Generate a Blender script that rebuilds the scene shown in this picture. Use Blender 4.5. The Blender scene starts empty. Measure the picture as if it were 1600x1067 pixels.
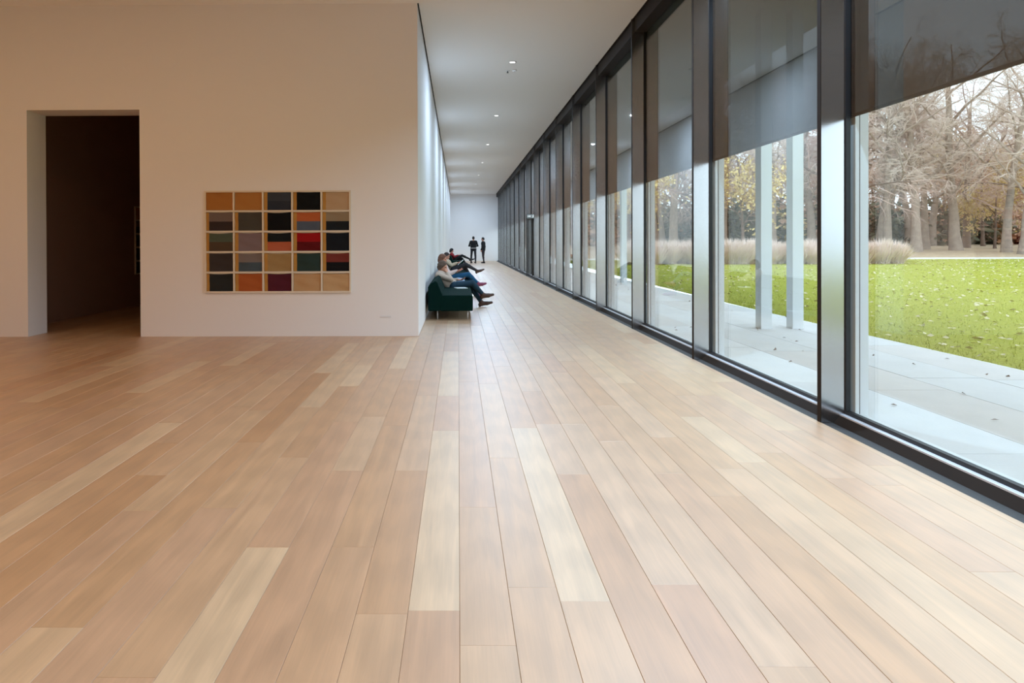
import bpy, math, random
import numpy as np
from mathutils import Vector, Matrix
R = math.radians
sc = bpy.context.scene
COL = sc.collection

# ------------------------------------------------------------ camera
cd = bpy.data.cameras.new('camera'); cam = bpy.data.objects.new('camera', cd); COL.objects.link(cam)
cd.sensor_fit = 'HORIZONTAL'; cd.sensor_width = 36.0
cd.lens = 1100.0 / 1600 * 36
cd.shift_x = (800 - 704.1) / 1600; cd.shift_y = (385.3 - 533.5) / 1600
cd.clip_start = 0.05; cd.clip_end = 600
EYE = 1.43
cam.location = (0, 0, EYE)
cam.rotation_euler = (Matrix.Rotation(R(0.63), 3, 'Z') @ Matrix.Rotation(R(90 - 0.35), 3, 'X') @ Matrix.Rotation(R(-0.20), 3, 'Z')).to_euler()
sc.camera = cam
# ------------------------------------------------------------ view, world (even overcast sky)
vs = sc.view_settings
vs.view_transform = 'Standard'; vs.look = 'None'; vs.gamma = 1.0; vs.use_curve_mapping = False
vs.exposure = 0.36
SKY = 2.6
w = bpy.data.worlds.new('overcast_sky'); sc.world = w; w.use_nodes = True
bg = w.node_tree.nodes['Background']; bg.inputs[0].default_value = (0.72, 0.86, 1.0, 1); bg.inputs[1].default_value = SKY
# lamps: cool downlights over the corridor, warm ones over the gallery
COOL_W, COOL_C = 104.0, (0.56, 0.76, 1.0)
WARM_W, WARM_C = 21.0, (1.0, 0.60, 0.33)
try:
    sc.cycles.use_denoising = True
    sc.cycles.max_bounces = 10; sc.cycles.diffuse_bounces = 8; sc.cycles.glossy_bounces = 8
    sc.cycles.transparent_max_bounces = 16
    sc.cycles.sample_clamp_indirect = 4.0
    sc.cycles.caustics_reflective = False; sc.cycles.caustics_refractive = False
except Exception: pass

# ------------------------------------------------------------ helpers
def srgb(r, g, b):
    f = lambda c: (c/255/12.92) if c/255 <= .04045 else ((c/255+.055)/1.055)**2.4
    return (f(r), f(g), f(b), 1.0)
def mat(name, col, rough=.6, metal=0.0, spec=.5, noise=0, nscale=20, bump=0, bscale=60, sheen=0, emit=None):
    m = bpy.data.materials.new(name); m.use_nodes = True
    nt = m.node_tree; p = nt.nodes['Principled BSDF']
    if len(col) == 3: col = (*col, 1)
    p.inputs['Base Color'].default_value = col; p.inputs['Roughness'].default_value = rough
    p.inputs['Metallic'].default_value = metal; p.inputs['Specular IOR Level'].default_value = spec
    if sheen: p.inputs['Sheen Weight'].default_value = sheen
    if emit: p.inputs['Emission Color'].default_value = (*emit[0], 1); p.inputs['Emission Strength'].default_value = emit[1]
    if noise or bump:
        tc = nt.nodes.new('ShaderNodeTexCoord')
        n = nt.nodes.new('ShaderNodeTexNoise'); n.inputs['Scale'].default_value = nscale; n.inputs['Detail'].default_value = 5
        nt.links.new(tc.outputs['Object'], n.inputs['Vector'])
        if noise:
            mx = nt.nodes.new('ShaderNodeMix'); mx.data_type = 'RGBA'
            mx.inputs[6].default_value = tuple(c*(1-noise) for c in col[:3]) + (1,)
            mx.inputs[7].default_value = tuple(min(1, c*(1+noise)) for c in col[:3]) + (1,)
            nt.links.new(n.outputs['Fac'], mx.inputs[0]); nt.links.new(mx.outputs[2], p.inputs['Base Color'])
        if bump:
            n2 = nt.nodes.new('ShaderNodeTexNoise'); n2.inputs['Scale'].default_value = bscale; n2.inputs['Detail'].default_value = 4
            nt.links.new(tc.outputs['Object'], n2.inputs['Vector'])
            b = nt.nodes.new('ShaderNodeBump'); b.inputs['Strength'].default_value = bump; b.inputs['Distance'].default_value = .01
            nt.links.new(n2.outputs['Fac'], b.inputs['Height']); nt.links.new(b.outputs[0], p.inputs['Normal'])
    return m
def attr_mat(name, attr, rough=.8, bump=0, bscale=80, spec=.3, mult=None):
    m = bpy.data.materials.new(name); m.use_nodes = True
    nt = m.node_tree; p = nt.nodes['Principled BSDF']
    a = nt.nodes.new('ShaderNodeAttribute'); a.attribute_name = attr
    nt.links.new(a.outputs['Color'], p.inputs['Base Color'])
    p.inputs['Roughness'].default_value = rough; p.inputs['Specular IOR Level'].default_value = spec
    if bump:
        tc = nt.nodes.new('ShaderNodeTexCoord')
        n2 = nt.nodes.new('ShaderNodeTexNoise'); n2.inputs['Scale'].default_value = bscale
        nt.links.new(tc.outputs['Object'], n2.inputs['Vector'])
        b = nt.nodes.new('ShaderNodeBump'); b.inputs['Strength'].default_value = bump; b.inputs['Distance'].default_value = .01
        nt.links.new(n2.outputs['Fac'], b.inputs['Height']); nt.links.new(b.outputs[0], p.inputs['Normal'])
    return m
class MB:
    def __init__(s): s.v = []; s.f = []
    def add(s, vs, fs):
        o = len(s.v); s.v += [tuple(v) for v in vs]; s.f += [tuple(i+o for i in f) for f in fs]; return s
    def box(s, x0, x1, y0, y1, z0, z1):
        return s.add([(x0,y0,z0),(x1,y0,z0),(x1,y1,z0),(x0,y1,z0),(x0,y0,z1),(x1,y0,z1),(x1,y1,z1),(x0,y1,z1)],
              [(0,3,2,1),(4,5,6,7),(0,1,5,4),(1,2,6,5),(2,3,7,6),(3,0,4,7)])
    def prism_y(s, prof, y0, y1):          # profile in (x, z), extruded along y
        n = len(prof)
        return s.add([(x,y0,z) for x,z in prof] + [(x,y1,z) for x,z in prof],
              [tuple(range(n))[::-1], tuple(range(n,2*n))] + [(i,(i+1)%n,n+(i+1)%n,n+i) for i in range(n)])
    def prism_z(s, prof, z0, z1):
        n = len(prof)
        return s.add([(x,y,z0) for x,y in prof] + [(x,y,z1) for x,y in prof],
              [tuple(range(n))[::-1], tuple(range(n,2*n))] + [(i,(i+1)%n,n+(i+1)%n,n+i) for i in range(n)])
    def lathe(s, prof, c=(0,0,0), n=24, cap=True):   # profile (r, z)
        vs = []; fs = []
        for r, z in prof:
            for k in range(n):
                a = 2*math.pi*k/n; vs.append((c[0]+r*math.cos(a), c[1]+r*math.sin(a), c[2]+z))
        for j in range(len(prof)-1):
            for k in range(n): fs.append((j*n+k, j*n+(k+1)%n, (j+1)*n+(k+1)%n, (j+1)*n+k))
        if cap: fs += [tuple(range(n))[::-1], tuple((len(prof)-1)*n+k for k in range(n))]
        return s.add(vs, fs)
    def tube(s, pts, rad, n=8):
        pts = [Vector(p) for p in pts]; vs = []; fs = []
        if not hasattr(rad, '__len__'): rad = [rad]*len(pts)
        for i, p in enumerate(pts):
            d = (pts[min(i+1,len(pts)-1)] - pts[max(i-1,0)]).normalized()
            up = Vector((0,0,1)) if abs(d.z) < .9 else Vector((1,0,0))
            u = d.cross(up).normalized(); v2 = u.cross(d)
            for k in range(n):
                a = 2*math.pi*k/n; q = p + (u*math.cos(a) + v2*math.sin(a))*rad[i]; vs.append(tuple(q))
        for i in range(len(pts)-1):
            for k in range(n): fs.append((i*n+k, i*n+(k+1)%n, (i+1)*n+(k+1)%n, (i+1)*n+k))
        fs += [tuple(range(n))[::-1], tuple((len(pts)-1)*n+k for k in range(n))]
        return s.add(vs, fs)
    def mesh(s, name, m, smooth=False):
        me = bpy.data.meshes.new(name); me.from_pydata(s.v, [], s.f); me.update()
        if m: me.materials.append(m)
        if smooth: me.polygons.foreach_set('use_smooth', [True]*len(me.polygons))
        return me
    def build(s, name, m, parent=None, smooth=False, bevel=0, seg=2):
        o = bpy.data.objects.new(name, s.mesh(name, m, smooth)); COL.objects.link(o)
        if parent: o.parent = parent
        if bevel:
            b = o.modifiers.new('bevel', 'BEVEL'); b.width = bevel; b.segments = seg; b.limit_method = 'ANGLE'
        return o
def tag(o, label, cat, group=None, kind=None):
    o['label'] = label; o['category'] = cat
    if group: o['group'] = group
    if kind: o['kind'] = kind
    return o
def empty(name, loc=(0,0,0), rz=0):
    e = bpy.data.objects.new(name, None); COL.objects.link(e); e.location = loc; e.rotation_euler = (0,0,rz)
    e.empty_display_size = .2
    return e
def link(name, me, parent=None, loc=(0,0,0), rz=0):
    o = bpy.data.objects.new(name, me); COL.objects.link(o); o.location = loc; o.rotation_euler = (0,0,rz)
    if parent: o.parent = parent
    return o
def copy_tree(o, parent=None):
    c = o.copy(); COL.objects.link(c); c.parent = parent
    for ch in list(o.children): copy_tree(ch, c)
    return c
def np_mesh(name, V, F, m, smooth=False, col=None):
    me = bpy.data.meshes.new(name); V = np.asarray(V, dtype=np.float32); F = np.asarray(F, dtype=np.int32)
    k = F.shape[1]; me.vertices.add(len(V)); me.vertices.foreach_set('co', V.ravel())
    me.loops.add(F.size); me.loops.foreach_set('vertex_index', F.ravel())
    me.polygons.add(len(F)); me.polygons.foreach_set('loop_start', np.arange(0, F.size, k, dtype=np.int32))
    me.update(calc_edges=True)
    if m: me.materials.append(m)
    me.polygons.foreach_set('use_smooth', np.full(len(F), bool(smooth)))
    if col is not None:
        a = me.color_attributes.new('tint', 'FLOAT_COLOR', 'POINT'); a.data.foreach_set('color', np.asarray(col, dtype=np.float32).ravel())
    me.validate(); return me

# ------------------------------------------------------------ dimensions (metres; camera stands at x=0, y=0)
XL, XF, XG = -0.614, 2.855, 3.07       # corridor wall, floor edge, glass plane
YW, YE, YB = 10.745, 53.57, -6.43      # facing wall, end wall, back wall
XLL, XD, YD = -9.0, -7.4, 20.0        # gallery left wall, dark room side wall and end
H = 5.075; BAY = 3.0; FIN0 = 5.57; ZB = 2.41

# ------------------------------------------------------------ materials
M_wall = mat('white_plaster', (.86,.845,.835), .75, spec=.25, bump=.03, bscale=90)
M_ceil = mat('white_ceiling', (.95,.935,.92), .8, spec=.2, bump=.02, bscale=60)
M_fin = mat('satin_aluminium', (.54,.54,.545), .17, metal=1.0)
M_bronze = mat('dark_bronze', (.026,.018,.013), .65, spec=.12)
M_black = mat('black_gasket', (.006,.006,.007), .5)
M_rail = mat('pale_rail', (.74,.76,.79), .4)
M_trench = mat('dark_stone', (.045,.045,.045), .65, noise=.4, nscale=120, bump=.3, bscale=200)
M_extwhite = mat('white_coated_metal', (.82,.84,.86), .4, spec=.5)
M_unlit = mat('unlit_white_wall', (.34,.20,.145), .8, spec=.2)  # white walls of the unlit room: their shade is put into this brown
M_sub = mat('subfloor', (.16,.10,.06), .9)
M_shadow = mat('painted_shadow_gap', (.02,.018,.016), .9)  # near-black stands for the shade inside the ceiling recess; no recess is cut
# glass: clear pane, fresnel mirror over plain transmission
def glass_mat():
    m = bpy.data.materials.new('window_glass'); m.use_nodes = True; nt = m.node_tree; nt.nodes.clear()
    out = nt.nodes.new('ShaderNodeOutputMaterial'); mx = nt.nodes.new('ShaderNodeMixShader')
    tr = nt.nodes.new('ShaderNodeBsdfTransparent'); tr.inputs[0].default_value = (.93,.96,.95,1)
    gl = nt.nodes.new('ShaderNodeBsdfGlossy'); gl.inputs['Roughness'].default_value = .01; gl.inputs[0].default_value = (1,1,1,1)
    lw = nt.nodes.new('ShaderNodeLayerWeight'); lw.inputs['Blend'].default_value = .5      # Facing = 1 - |cos|, same on both faces
    pw = nt.nodes.new('ShaderNodeMath'); pw.operation = 'POWER'; pw.inputs[1].default_value = 5; nt.links.new(lw.outputs['Facing'], pw.inputs[0])
    ma = nt.nodes.new('ShaderNodeMath'); ma.operation = 'MULTIPLY_ADD'; ma.inputs[1].default_value = .92; ma.inputs[2].default_value = .08; nt.links.new(pw.outputs[0], ma.inputs[0])
    nt.links.new(ma.outputs[0], mx.inputs[0]); nt.links.new(tr.outputs[0], mx.inputs[1]); nt.links.new(gl.outputs[0], mx.inputs[2])
    nt.links.new(mx.outputs[0], out.inputs[0]); return m
M_glass = glass_mat()
def blind_mat():
    m = bpy.data.materials.new('screen_fabric'); m.use_nodes = True; nt = m.node_tree; nt.nodes.clear()
    out = nt.nodes.new('ShaderNodeOutputMaterial'); mx = nt.nodes.new('ShaderNodeMixShader'); mx.inputs[0].default_value = .80
    tr = nt.nodes.new('ShaderNodeBsdfTransparent'); df = nt.nodes.new('ShaderNodeBsdfDiffuse'); df.inputs[0].default_value = (.012,.010,.009,1)
    nt.links.new(tr.outputs[0], mx.inputs[1]); nt.links.new(df.outputs[0], mx.inputs[2]); nt.links.new(mx.outputs[0], out.inputs[0]); return m
M_blind = blind_mat()
def wood_mat():
    m = bpy.data.materials.new('oiled_oak'); m.use_nodes = True; nt = m.node_tree; p = nt.nodes['Principled BSDF']; L = nt.links.new
    N = nt.nodes.new
    at = N('ShaderNodeAttribute'); at.attribute_name = 'tint'       # r: pale..deep, g: seed, b: pinkness
    sp = N('ShaderNodeSeparateColor'); L(at.outputs['Color'], sp.inputs[0])
    geo = N('ShaderNodeNewGeometry'); cmb = N('ShaderNodeCombineXYZ')
    mul = N('ShaderNodeMath'); mul.operation = 'MULTIPLY'; mul.inputs[1].default_value = 37.0; L(sp.outputs[1], mul.inputs[0])
    L(mul.outputs[0], cmb.inputs[0]); L(mul.outputs[0], cmb.inputs[1])
    add = N('ShaderNodeVectorMath'); add.operation = 'ADD'; L(geo.outputs['Position'], add.inputs[0]); L(cmb.outputs[0], add.inputs[1])
    mp = N('ShaderNodeMapping'); mp.inputs['Scale'].default_value = (16, .9, 1); L(add.outputs[0], mp.inputs[0])
    n1 = N('ShaderNodeTexNoise'); n1.inputs['Scale'].default_value = 1.0; n1.inputs['Detail'].default_value = 6; n1.inputs['Distortion'].default_value = .8; L(mp.outputs[0], n1.inputs['Vector'])
    mp2 = N('ShaderNodeMapping'); mp2.inputs['Scale'].default_value = (130, 4, 1); L(add.outputs[0], mp2.inputs[0])
    n2 = N('ShaderNodeTexNoise'); n2.inputs['Scale'].default_value = 1.0; n2.inputs['Detail'].default_value = 3; L(mp2.outputs[0], n2.inputs['Vector'])
    wv = N('ShaderNodeTexWave'); wv.wave_type = 'RINGS'; wv.inputs['Scale'].default_value = 1.1; wv.inputs['Distortion'].default_value = 5.0; wv.inputs['Detail'].default_value = 2
    mp3 = N('ShaderNodeMapping'); mp3.inputs['Scale'].default_value = (7, .55, 1); L(add.outputs[0], mp3.inputs[0]); L(mp3.outputs[0], wv.inputs['Vector'])
    base = N('ShaderNodeMix'); base.data_type = 'RGBA'; base.inputs[6].default_value = (.43,.185,.052,1); base.inputs[7].default_value = (.64,.45,.26,1); L(sp.outputs[0], base.inputs[0])
    pk = N('ShaderNodeMix'); pk.data_type = 'RGBA'; pk.inputs[7].default_value = (.52,.30,.17,1); L(sp.outputs[2], pk.inputs[0]); L(base.outputs[2], pk.inputs[6])
    def shade(prev, fac, lo, hi):
        mr = N('ShaderNodeMapRange'); mr.inputs[1].default_value = .25; mr.inputs[2].default_value = .75; mr.inputs[3].default_value = lo; mr.inputs[4].default_value = hi; L(fac, mr.inputs[0])
        s = N('ShaderNodeVectorMath'); s.operation = 'SCALE'; L(prev, s.inputs[0]); L(mr.outputs[0], s.inputs['Scale']); return s.outputs[0]
    c = shade(pk.outputs[2], n1.outputs['Fac'], .84, 1.12); c = shade(c, n2.outputs['Fac'], .95, 1.04); c = shade(c, wv.outputs['Fac'], .96, 1.03)
    L(c, p.inputs['Base Color'])
    mr = N('ShaderNodeMapRange'); mr.inputs[3].default_value = .38; mr.inputs[4].default_value = .50; L(n1.outputs['Fac'], mr.inputs[0]); L(mr.outputs[0], p.inputs['Roughness'])
    p.inputs['Specular IOR Level'].default_value = .8
    p.inputs['Coat Weight'].default_value = 1.0; p.inputs['Coat Roughness'].default_value = .50; p.inputs['Coat IOR'].default_value = 1.7
    b = N('ShaderNodeBump'); b.inputs['Strength'].default_value = .06; b.inputs['Distance'].default_value = .003; L(n2.outputs['Fac'], b.inputs['Height']); L(b.outputs[0], p.inputs['Normal'])
    return m
M_wood = wood_mat()

# ------------------------------------------------------------ floor with planks
floor = MB().box(XLL, XF, YB, YW, -.20, -.022).box(XD, XF, YW, YD, -.20, -.022).box(XL, XF, YD, YE, -.20, -.022).build('floor', M_sub)
tag(floor, 'pale oak plank floor running from the gallery down the corridor', 'floor', kind='structure')
rng = random.Random(7)
PW = .2; GAP = .0006
fixed = {-1: [2.724, 5.341], -2: [4.40, 6.57], -3: [3.294, 5.49], -4: [4.40, 5.77, 7.96], 0: [3.79, 7.2, 8.5], 1: [2.91, 4.66, 7.1],
         2: [2.80, 5.415], 3: [2.0, 4.333], 4: [2.937, 5.53], -5: [3.29, 5.6], -12: [3.2, 5.577], -8: [2.6, 5.03], -6: [2.3, 4.67, 7.0],
         -7: [3.78, 6.1], -9: [3.74, 6.0], -16: [4.3, 6.7, 8.5], -14: [5.8, 8.17, 10.05]}
tints = {(-1, 2.724): .93, (-1, 0): .38, (-2, 4.40): .62, (-2, 0): .36, (-3, 0): .42, (-3, 3.294): .40, (-4, 0): .40, (-4, 4.40): .72, (0, 3.79): .58, (0, 0): .55,
         (2, 2.80): .95, (2, 0): .6, (3, 4.333): .74, (3, 2.0): .34, (4, 2.937): .76, (1, 2.91): .55, (-5, 0): .9, (-5, 3.29): .45, (-12, 3.2): .95,
         (-6, 7.0): .95, (-4, 7.96): .95, (-16, 6.7): .92, (-14, 8.17): .92, (-8, 5.03): .30, (-6, 4.67): .42, (-7, 3.78): .55}
planks = []
for k in range(-45, 15):
    x0, x1 = k*PW, (k+1)*PW
    if k == 14: x1 = XF
    yend = YE if x1 > XL + .01 else (YD if x0 >= XD - .01 else YW)
    js = list(fixed.get(k, []))
    if not js: js = [rng.uniform(0, 2.6)]
    lo, hi = js[0], js[-1]
    while lo > YB: lo -= rng.choice([2.68, 2.68, 2.2, 1.7, 1.3]); js.insert(0, lo)
    while hi < yend: hi += rng.choice([2.68, 2.68, 2.3, 1.8, 1.2]); js.append(hi)
    for a, b in zip(js, js[1:]):
        a2, b2 = max(a, YB), min(b, yend)
        if b2 - a2 < .12: continue
        t = None
        for (kk, yy), tv in tints.items():
            if kk == k and (abs(a-yy) < .02 or (yy == 0 and b == fixed[k][0])): t = tv
        if t is None: t = min(1, max(0, rng.gauss(.5, .13)))
        pink = max(0, rng.gauss(.15, .25)) if t < .8 else 0
        planks.append((x0+GAP, x1-GAP, a2+GAP, b2-GAP, t, rng.random(), min(.8, pink)))
def plank_geo(p):
    x0, x1, y0, y1 = p[:4]; e = .0011; zb = -.022; zt = 0.0
    V = [(x0,y0,zb),(x1,y0,zb),(x1,y1,zb),(x0,y1,zb),(x0,y0,zt-e),(x1,y0,zt-e),(x1,y1,zt-e),(x0,y1,zt-e),
         (x0+e,y0+e,zt),(x1-e,y0+e,zt),(x1-e,y1-e,zt),(x0+e,y1-e,zt)]
    F = [(0,1,5,4),(1,2,6,5),(2,3,7,6),(3,0,4,7),(4,5,9,8),(5,6,10,9),(6,7,11,10),(7,4,8,11),(8,9,10,11)]
    return V, F
def seen(p):    # pixel area in the photograph's frame (rough), to pick the 300 that show largest
    x0, x1, y0, y1 = p[:4]; best = 0
    if x1 <= XL and y0 > YW: return 0
    ys = np.linspace(max(y0, 1.6), max(y1, 1.61), 12)
    if y1 < 2.2: return 0
    a = 0
    for q in range(11):
        ym = .5*(ys[q]+ys[q+1]); px = 717 + (x0+x1)/2*1100/ym; py = 379.5 + EYE*1100/ym
        if -60 < px < 1660 and py < 1080: a += (x1-x0)*1100/ym * abs(EYE*1100/ys[q]-EYE*1100/ys[q+1])
    return a
planks.sort(key=seen, reverse=True)
for i, p in enumerate(planks[:300]):
    V, F = plank_geo(p)
    me = np_mesh('plank', V, F, M_wood, col=[(p[4], p[5], p[6], 1)]*12)
    link('plank', me, floor)
V = []; F = []; C = []
for p in planks[300:]:
    v, f = plank_geo(p); o = len(V); V += v; F += [tuple(i+o for i in q) for q in f]; C += [(p[4], p[5], p[6], 1)]*12
o = link('plank_rest', np_mesh('plank_rest', V, F, M_wood, col=C), floor); o['kind'] = 'stuff'

# ------------------------------------------------------------ walls, ceiling
def S(o, label, cat='wall'): return tag(o, label, cat, kind='structure')
DX0, DX1, DZ = -6.62, -4.88, 3.48
wf = MB().box(XLL, DX0, YW, YW+.5, 0, H-.004).box(DX0, DX1, YW, YW+.5, DZ, H-.004).box(DX1, XL, YW, YW+.5, 0, H-.004)
# weld coincident joints into one clean front by building it as a single outline
fr = [(XLL,0),(DX0,0),(DX0,DZ),(DX1,DZ),(DX1,0),(XL,0),(XL,H),(XLL,H)]
wf = MB().prism_y(fr, YW, YW+.5)
S(wf.build('wall_front', M_wall), 'white gallery wall with a tall doorway and the textile grid')
S(MB().box(XL-.2, XL, YW+.5, YE, 0, H).build('wall_corridor', M_wall), 'long white corridor wall behind the green sofas')
S(MB().box(XL-.2, XF+.5, YE, YE+.2, -.2, H).build('wall_end', M_wall), 'white end wall closing the corridor behind the standing pair')
S(MB().box(XLL-.2, XLL, YB, YW+.5, -.2, H).build('wall_left', M_wall), 'white gallery side wall left of the doorway')
S(MB().box(XLL-.2, XG+.2, YB-.2, YB, -.2, H).build('wall_back', M_wall), 'white gallery wall facing the doorway wall')
S(MB().box(XD-.2, XD, YW+.5, YD, -.2, H).build('wall_side', M_unlit), 'unlit white side wall, its shade coloured brown, seen through the doorway')
S(MB().box(XD-.2, XL-.2, YD, YD+.2, -.2, H).build('wall_rear', M_unlit), 'unlit white rear wall, its shade coloured brown, of the room behind the doorway')
S(MB().box(XLL-.2, 2.862, YB-.2, YE+.2, H, H+.25).build('ceiling', M_ceil), 'smooth white ceiling with recessed downlights', 'ceiling')
S(MB().box(2.862, XG+.25, YB-.2, YE+.2, H+.01, H+.25).build('trim_1', M_bronze), 'dark bronze channel where ceiling meets the glazing', 'trim')
S(MB().box(XL, XL+.022, YW, YE, H-.003, H).build('trim_2', M_shadow), 'thin dark strip painted as the shadow gap between corridor wall and ceiling', 'trim')
S(MB().box(XF, XG-.1, YB, YE, -.2, -.004).build('trim_3', M_trench), 'dark stone strip between plank floor and window sill', 'trim')

# ------------------------------------------------------------ window wall
def bay(n, y0, door=False):
    y1 = y0 + BAY; wn = empty('window_%d' % n, (XG, y0, 0))
    wn['kind'] = 'structure'
    tag(wn, 'tall glazed bay with aluminium fin and dark sill' if not door else 'glazed bay holding the glass exit door under the exit sign', 'window', kind='structure')
    if not door: wn['group'] = 'bays of the window wall'
    X = lambda x: x - XG
    MB().box(X(XF), X(3.04), 0, .05, 0 if True else 0, H).build('fin', M_fin, wn)
    MB().box(X(XF)-.006, X(XF), 0.0, .052, 0, H).build('fin_edge', M_bronze, wn)
    MB().box(X(3.04), X(3.075), -.015, .065, .06, H).build('gasket', M_black, wn)
    MB().prism_y([(X(2.925),-.03),(X(3.06),-.03),(X(3.06),.055),(X(3.0),.055)], .05, BAY).build('sill', M_bronze, wn)
    MB().box(X(3.0), X(3.04), .05, BAY, .055, .066).build('sill_cap', M_rail, wn)
    MB().box(X(3.04), X(3.078), .065, BAY-.015, .055, .095).build('sill_gasket', M_black, wn)
    MB().box(X(2.90), X(3.08), .05, BAY, H-.22, H+.01).build('header', M_bronze, wn)
    MB().box(X(3.105), X(3.135), -.03, .08, -.1, H).box(X(3.15), X(3.22), -.006, .056, -.1, H).build('outer_cap', M_extwhite, wn)
    MB().box(X(3.135), X(3.15), -.015, .066, -.1, H).build('outer_seal', M_black, wn)
    MB().box(X(3.078), X(3.16), .08, BAY-.03, -.1, .075).build('outer_sill', M_extwhite, wn)
    z0 = .09 if not door else 2.47
    MB().box(X(3.062), X(3.074), .06, BAY-.01, z0, H-.2).build('pane', M_glass, wn)
    if door:
        MB().box(X(2.98), X(3.1), .06, BAY-.01, 2.38, 2.47).build('transom', M_bronze, wn)
        MB().box(X(3.062), X(3.074), .06, .62, .09, 2.38).build('pane', M_glass, wn)
        MB().box(X(3.062), X(3.074), 1.98, BAY-.01, .09, 2.38).build('pane', M_glass, wn)
    # exterior screen blind
    b = empty('roller_blind', (3.09, y0, ZB))
    if door: tag(b, 'dark mesh roller blind lowered above the glass exit door', 'blind')
    else: tag(b, 'dark mesh roller blind half lowered outside the glass', 'blind', 'screen blinds along the window wall')
    MB().box(-.002, .002, .03, BAY+.02, .012, 2.62).build('fabric', M_blind, b)
    MB().box(-.006, .006, .03, BAY+.02, -.012, .012).build('bottom_bar', M_bronze, b)
    MB().box(-.012, .10, .03, BAY+.02, 2.62, 2.76).build('cassette', M_bronze, b)
n = 1
for k in range(-4, 16):
    bay(n, FIN0 + BAY*k, door=(k == 7)); n += 1
yd = FIN0 + BAY*7
d = empty('door_1', (3.05, yd+.62, 0)); tag(d, 'glass exit door in a dark bronze frame below the exit sign', 'door', kind='structure')
MB().box(-.07, .07, 0, .07, 0, 2.38).box(-.07, .07, 1.29, 1.36, 0, 2.38).build('frame', M_bronze, d)
lf = MB().box(-.02, .02, .07, .15, .01, 2.36).box(-.02, .02, 1.21, 1.29, .01, 2.36).box(-.02, .02, .15, 1.21, .01, .12).box(-.02, .02, .15, 1.21, 2.27, 2.36).build('leaf', M_fin, d)
MB().box(-.005, .005, .15, 1.21, .12, 2.27).build('pane', M_glass, lf)
MB().tube([(-.02,.13,1.05),(-.07,.13,1.05),(-.07,.25,1.05)], .011).build('handle', M_rail, lf, smooth=True)
# exit sign
M_sign = mat('sign_face', (.42,.46,.44), .5); M_signw = mat('sign_print', (.9,.92,.9), .6, emit=((1,1,1), .5))
es = empty('exit_sign', (2.80, yd+.5, 2.42)); tag(es, 'small grey exit sign with white pictogram above the glass door', 'sign')
MB().box(-.17, .17, 0, .035, -.085, .085).build('housing', M_bronze, es, bevel=.004)
MB().box(-.16, .16, -.004, 0, -.075, .075).build('face', M_sign, es)
MB().prism_y([(-.14,-.012),(-.06,-.012),(-.06,-.04),(-.015,0),(-.06,.04),(-.06,.012),(-.14,.012)], -.006, -.004).build('arrow', M_signw, es)
MB().prism_y([(.072,.045),(.085,.035),(.10,.045),(.098,.06),(.085,.068),(.073,.06)], -.006, -.004).build('figure_head', M_signw, es)
MB().prism_y([(.055,-.06),(.075,-.02),(.10,-.06),(.115,-.055),(.092,-.01),(.092,.03),(.065,.03),(.045,.005),(.055,-.002),(.066,.01),(.062,-.015),(.04,-.055)], -.006, -.004).build('figure_body', M_signw, es)
MB().tube([(.10,.02,.085),(.10,.02,.30),(.235,.02,.30)], .008).build('bracket', M_bronze, es)

# ------------------------------------------------------------ downlights
M_lamp = mat('lamp_lens', (.9,.9,.9), .4, emit=((1,.98,.95), 4.0)); M_ring = mat('lamp_ring', (.85,.85,.85), .4)
def downlight(x, y, warm=False, label='', grp=None, spread=180):
    e = empty('downlight', (x, y, H)); tag(e, label, 'lamp', grp)
    MB().lathe([(.055,-.001),(.085,-.001),(.085,-.006),(.07,-.010),(.055,-.006)], n=28, cap=False).build('ring', M_ring, e, smooth=True)
    MB().lathe([(.055,-.002),(.03,-.004),(.002,-.004)], n=24, cap=False).build('lens', M_lamp, e)
    l = bpy.data.lights.new('beam', 'AREA'); l.shape = 'DISK'; l.size = .10; l.energy = WARM_W if warm else COOL_W
    l.color = WARM_C if warm else COOL_C; l.spread = R(180 if warm else spread)
    lo = bpy.data.objects.new('beam', l); COL.objects.link(lo); lo.parent = e; lo.location = (0, 0, -.014)
for y in [14.3+6*i for i in range(7)]:
    downlight(1.11, y, False, 'small round white recessed downlight in the corridor ceiling', 'corridor downlights')
for y in (7.6, 4.0, 0.4, -3.2):  # unseen lamp row near the glazing, added to brighten the floor there
    downlight(2.1, y, False, 'small round white downlight added unseen over the open hall', 'added hall downlights', 135)
for x in (-4.0, -7.4):
    for y in (-3.5, 1.5, 6.5):
        downlight(x, y, True, 'warm recessed downlight over the gallery floor', 'gallery downlights')
M_dark = mat('sprinkler_dark', (.02,.02,.02), .4)
e = empty('sprinkler', (1.06, 15.0, H)); tag(e, 'tiny ceiling sprinkler beside the first corridor downlight', 'sprinkler')
MB().lathe([(.05,0),(.05,-.006),(.02,-.012)], n=20).build('plate', M_ring, e, smooth=True)
MB().lathe([(.012,-.012),(.012,-.04),(.022,-.042),(.022,-.05)], n=12).build('head', M_dark, e)
e = empty('smoke_detector', (1.20, 14.95, H)); tag(e, 'small white ceiling detector next to the sprinkler', 'detector')
MB().lathe([(.05,0),(.05,-.02),(.035,-.032)], n=20).build('housing', M_ring, e, smooth=True)
MB().lathe([(.012,-.032),(.01,-.038)], n=10).build('sensor', M_dark, e)

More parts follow.
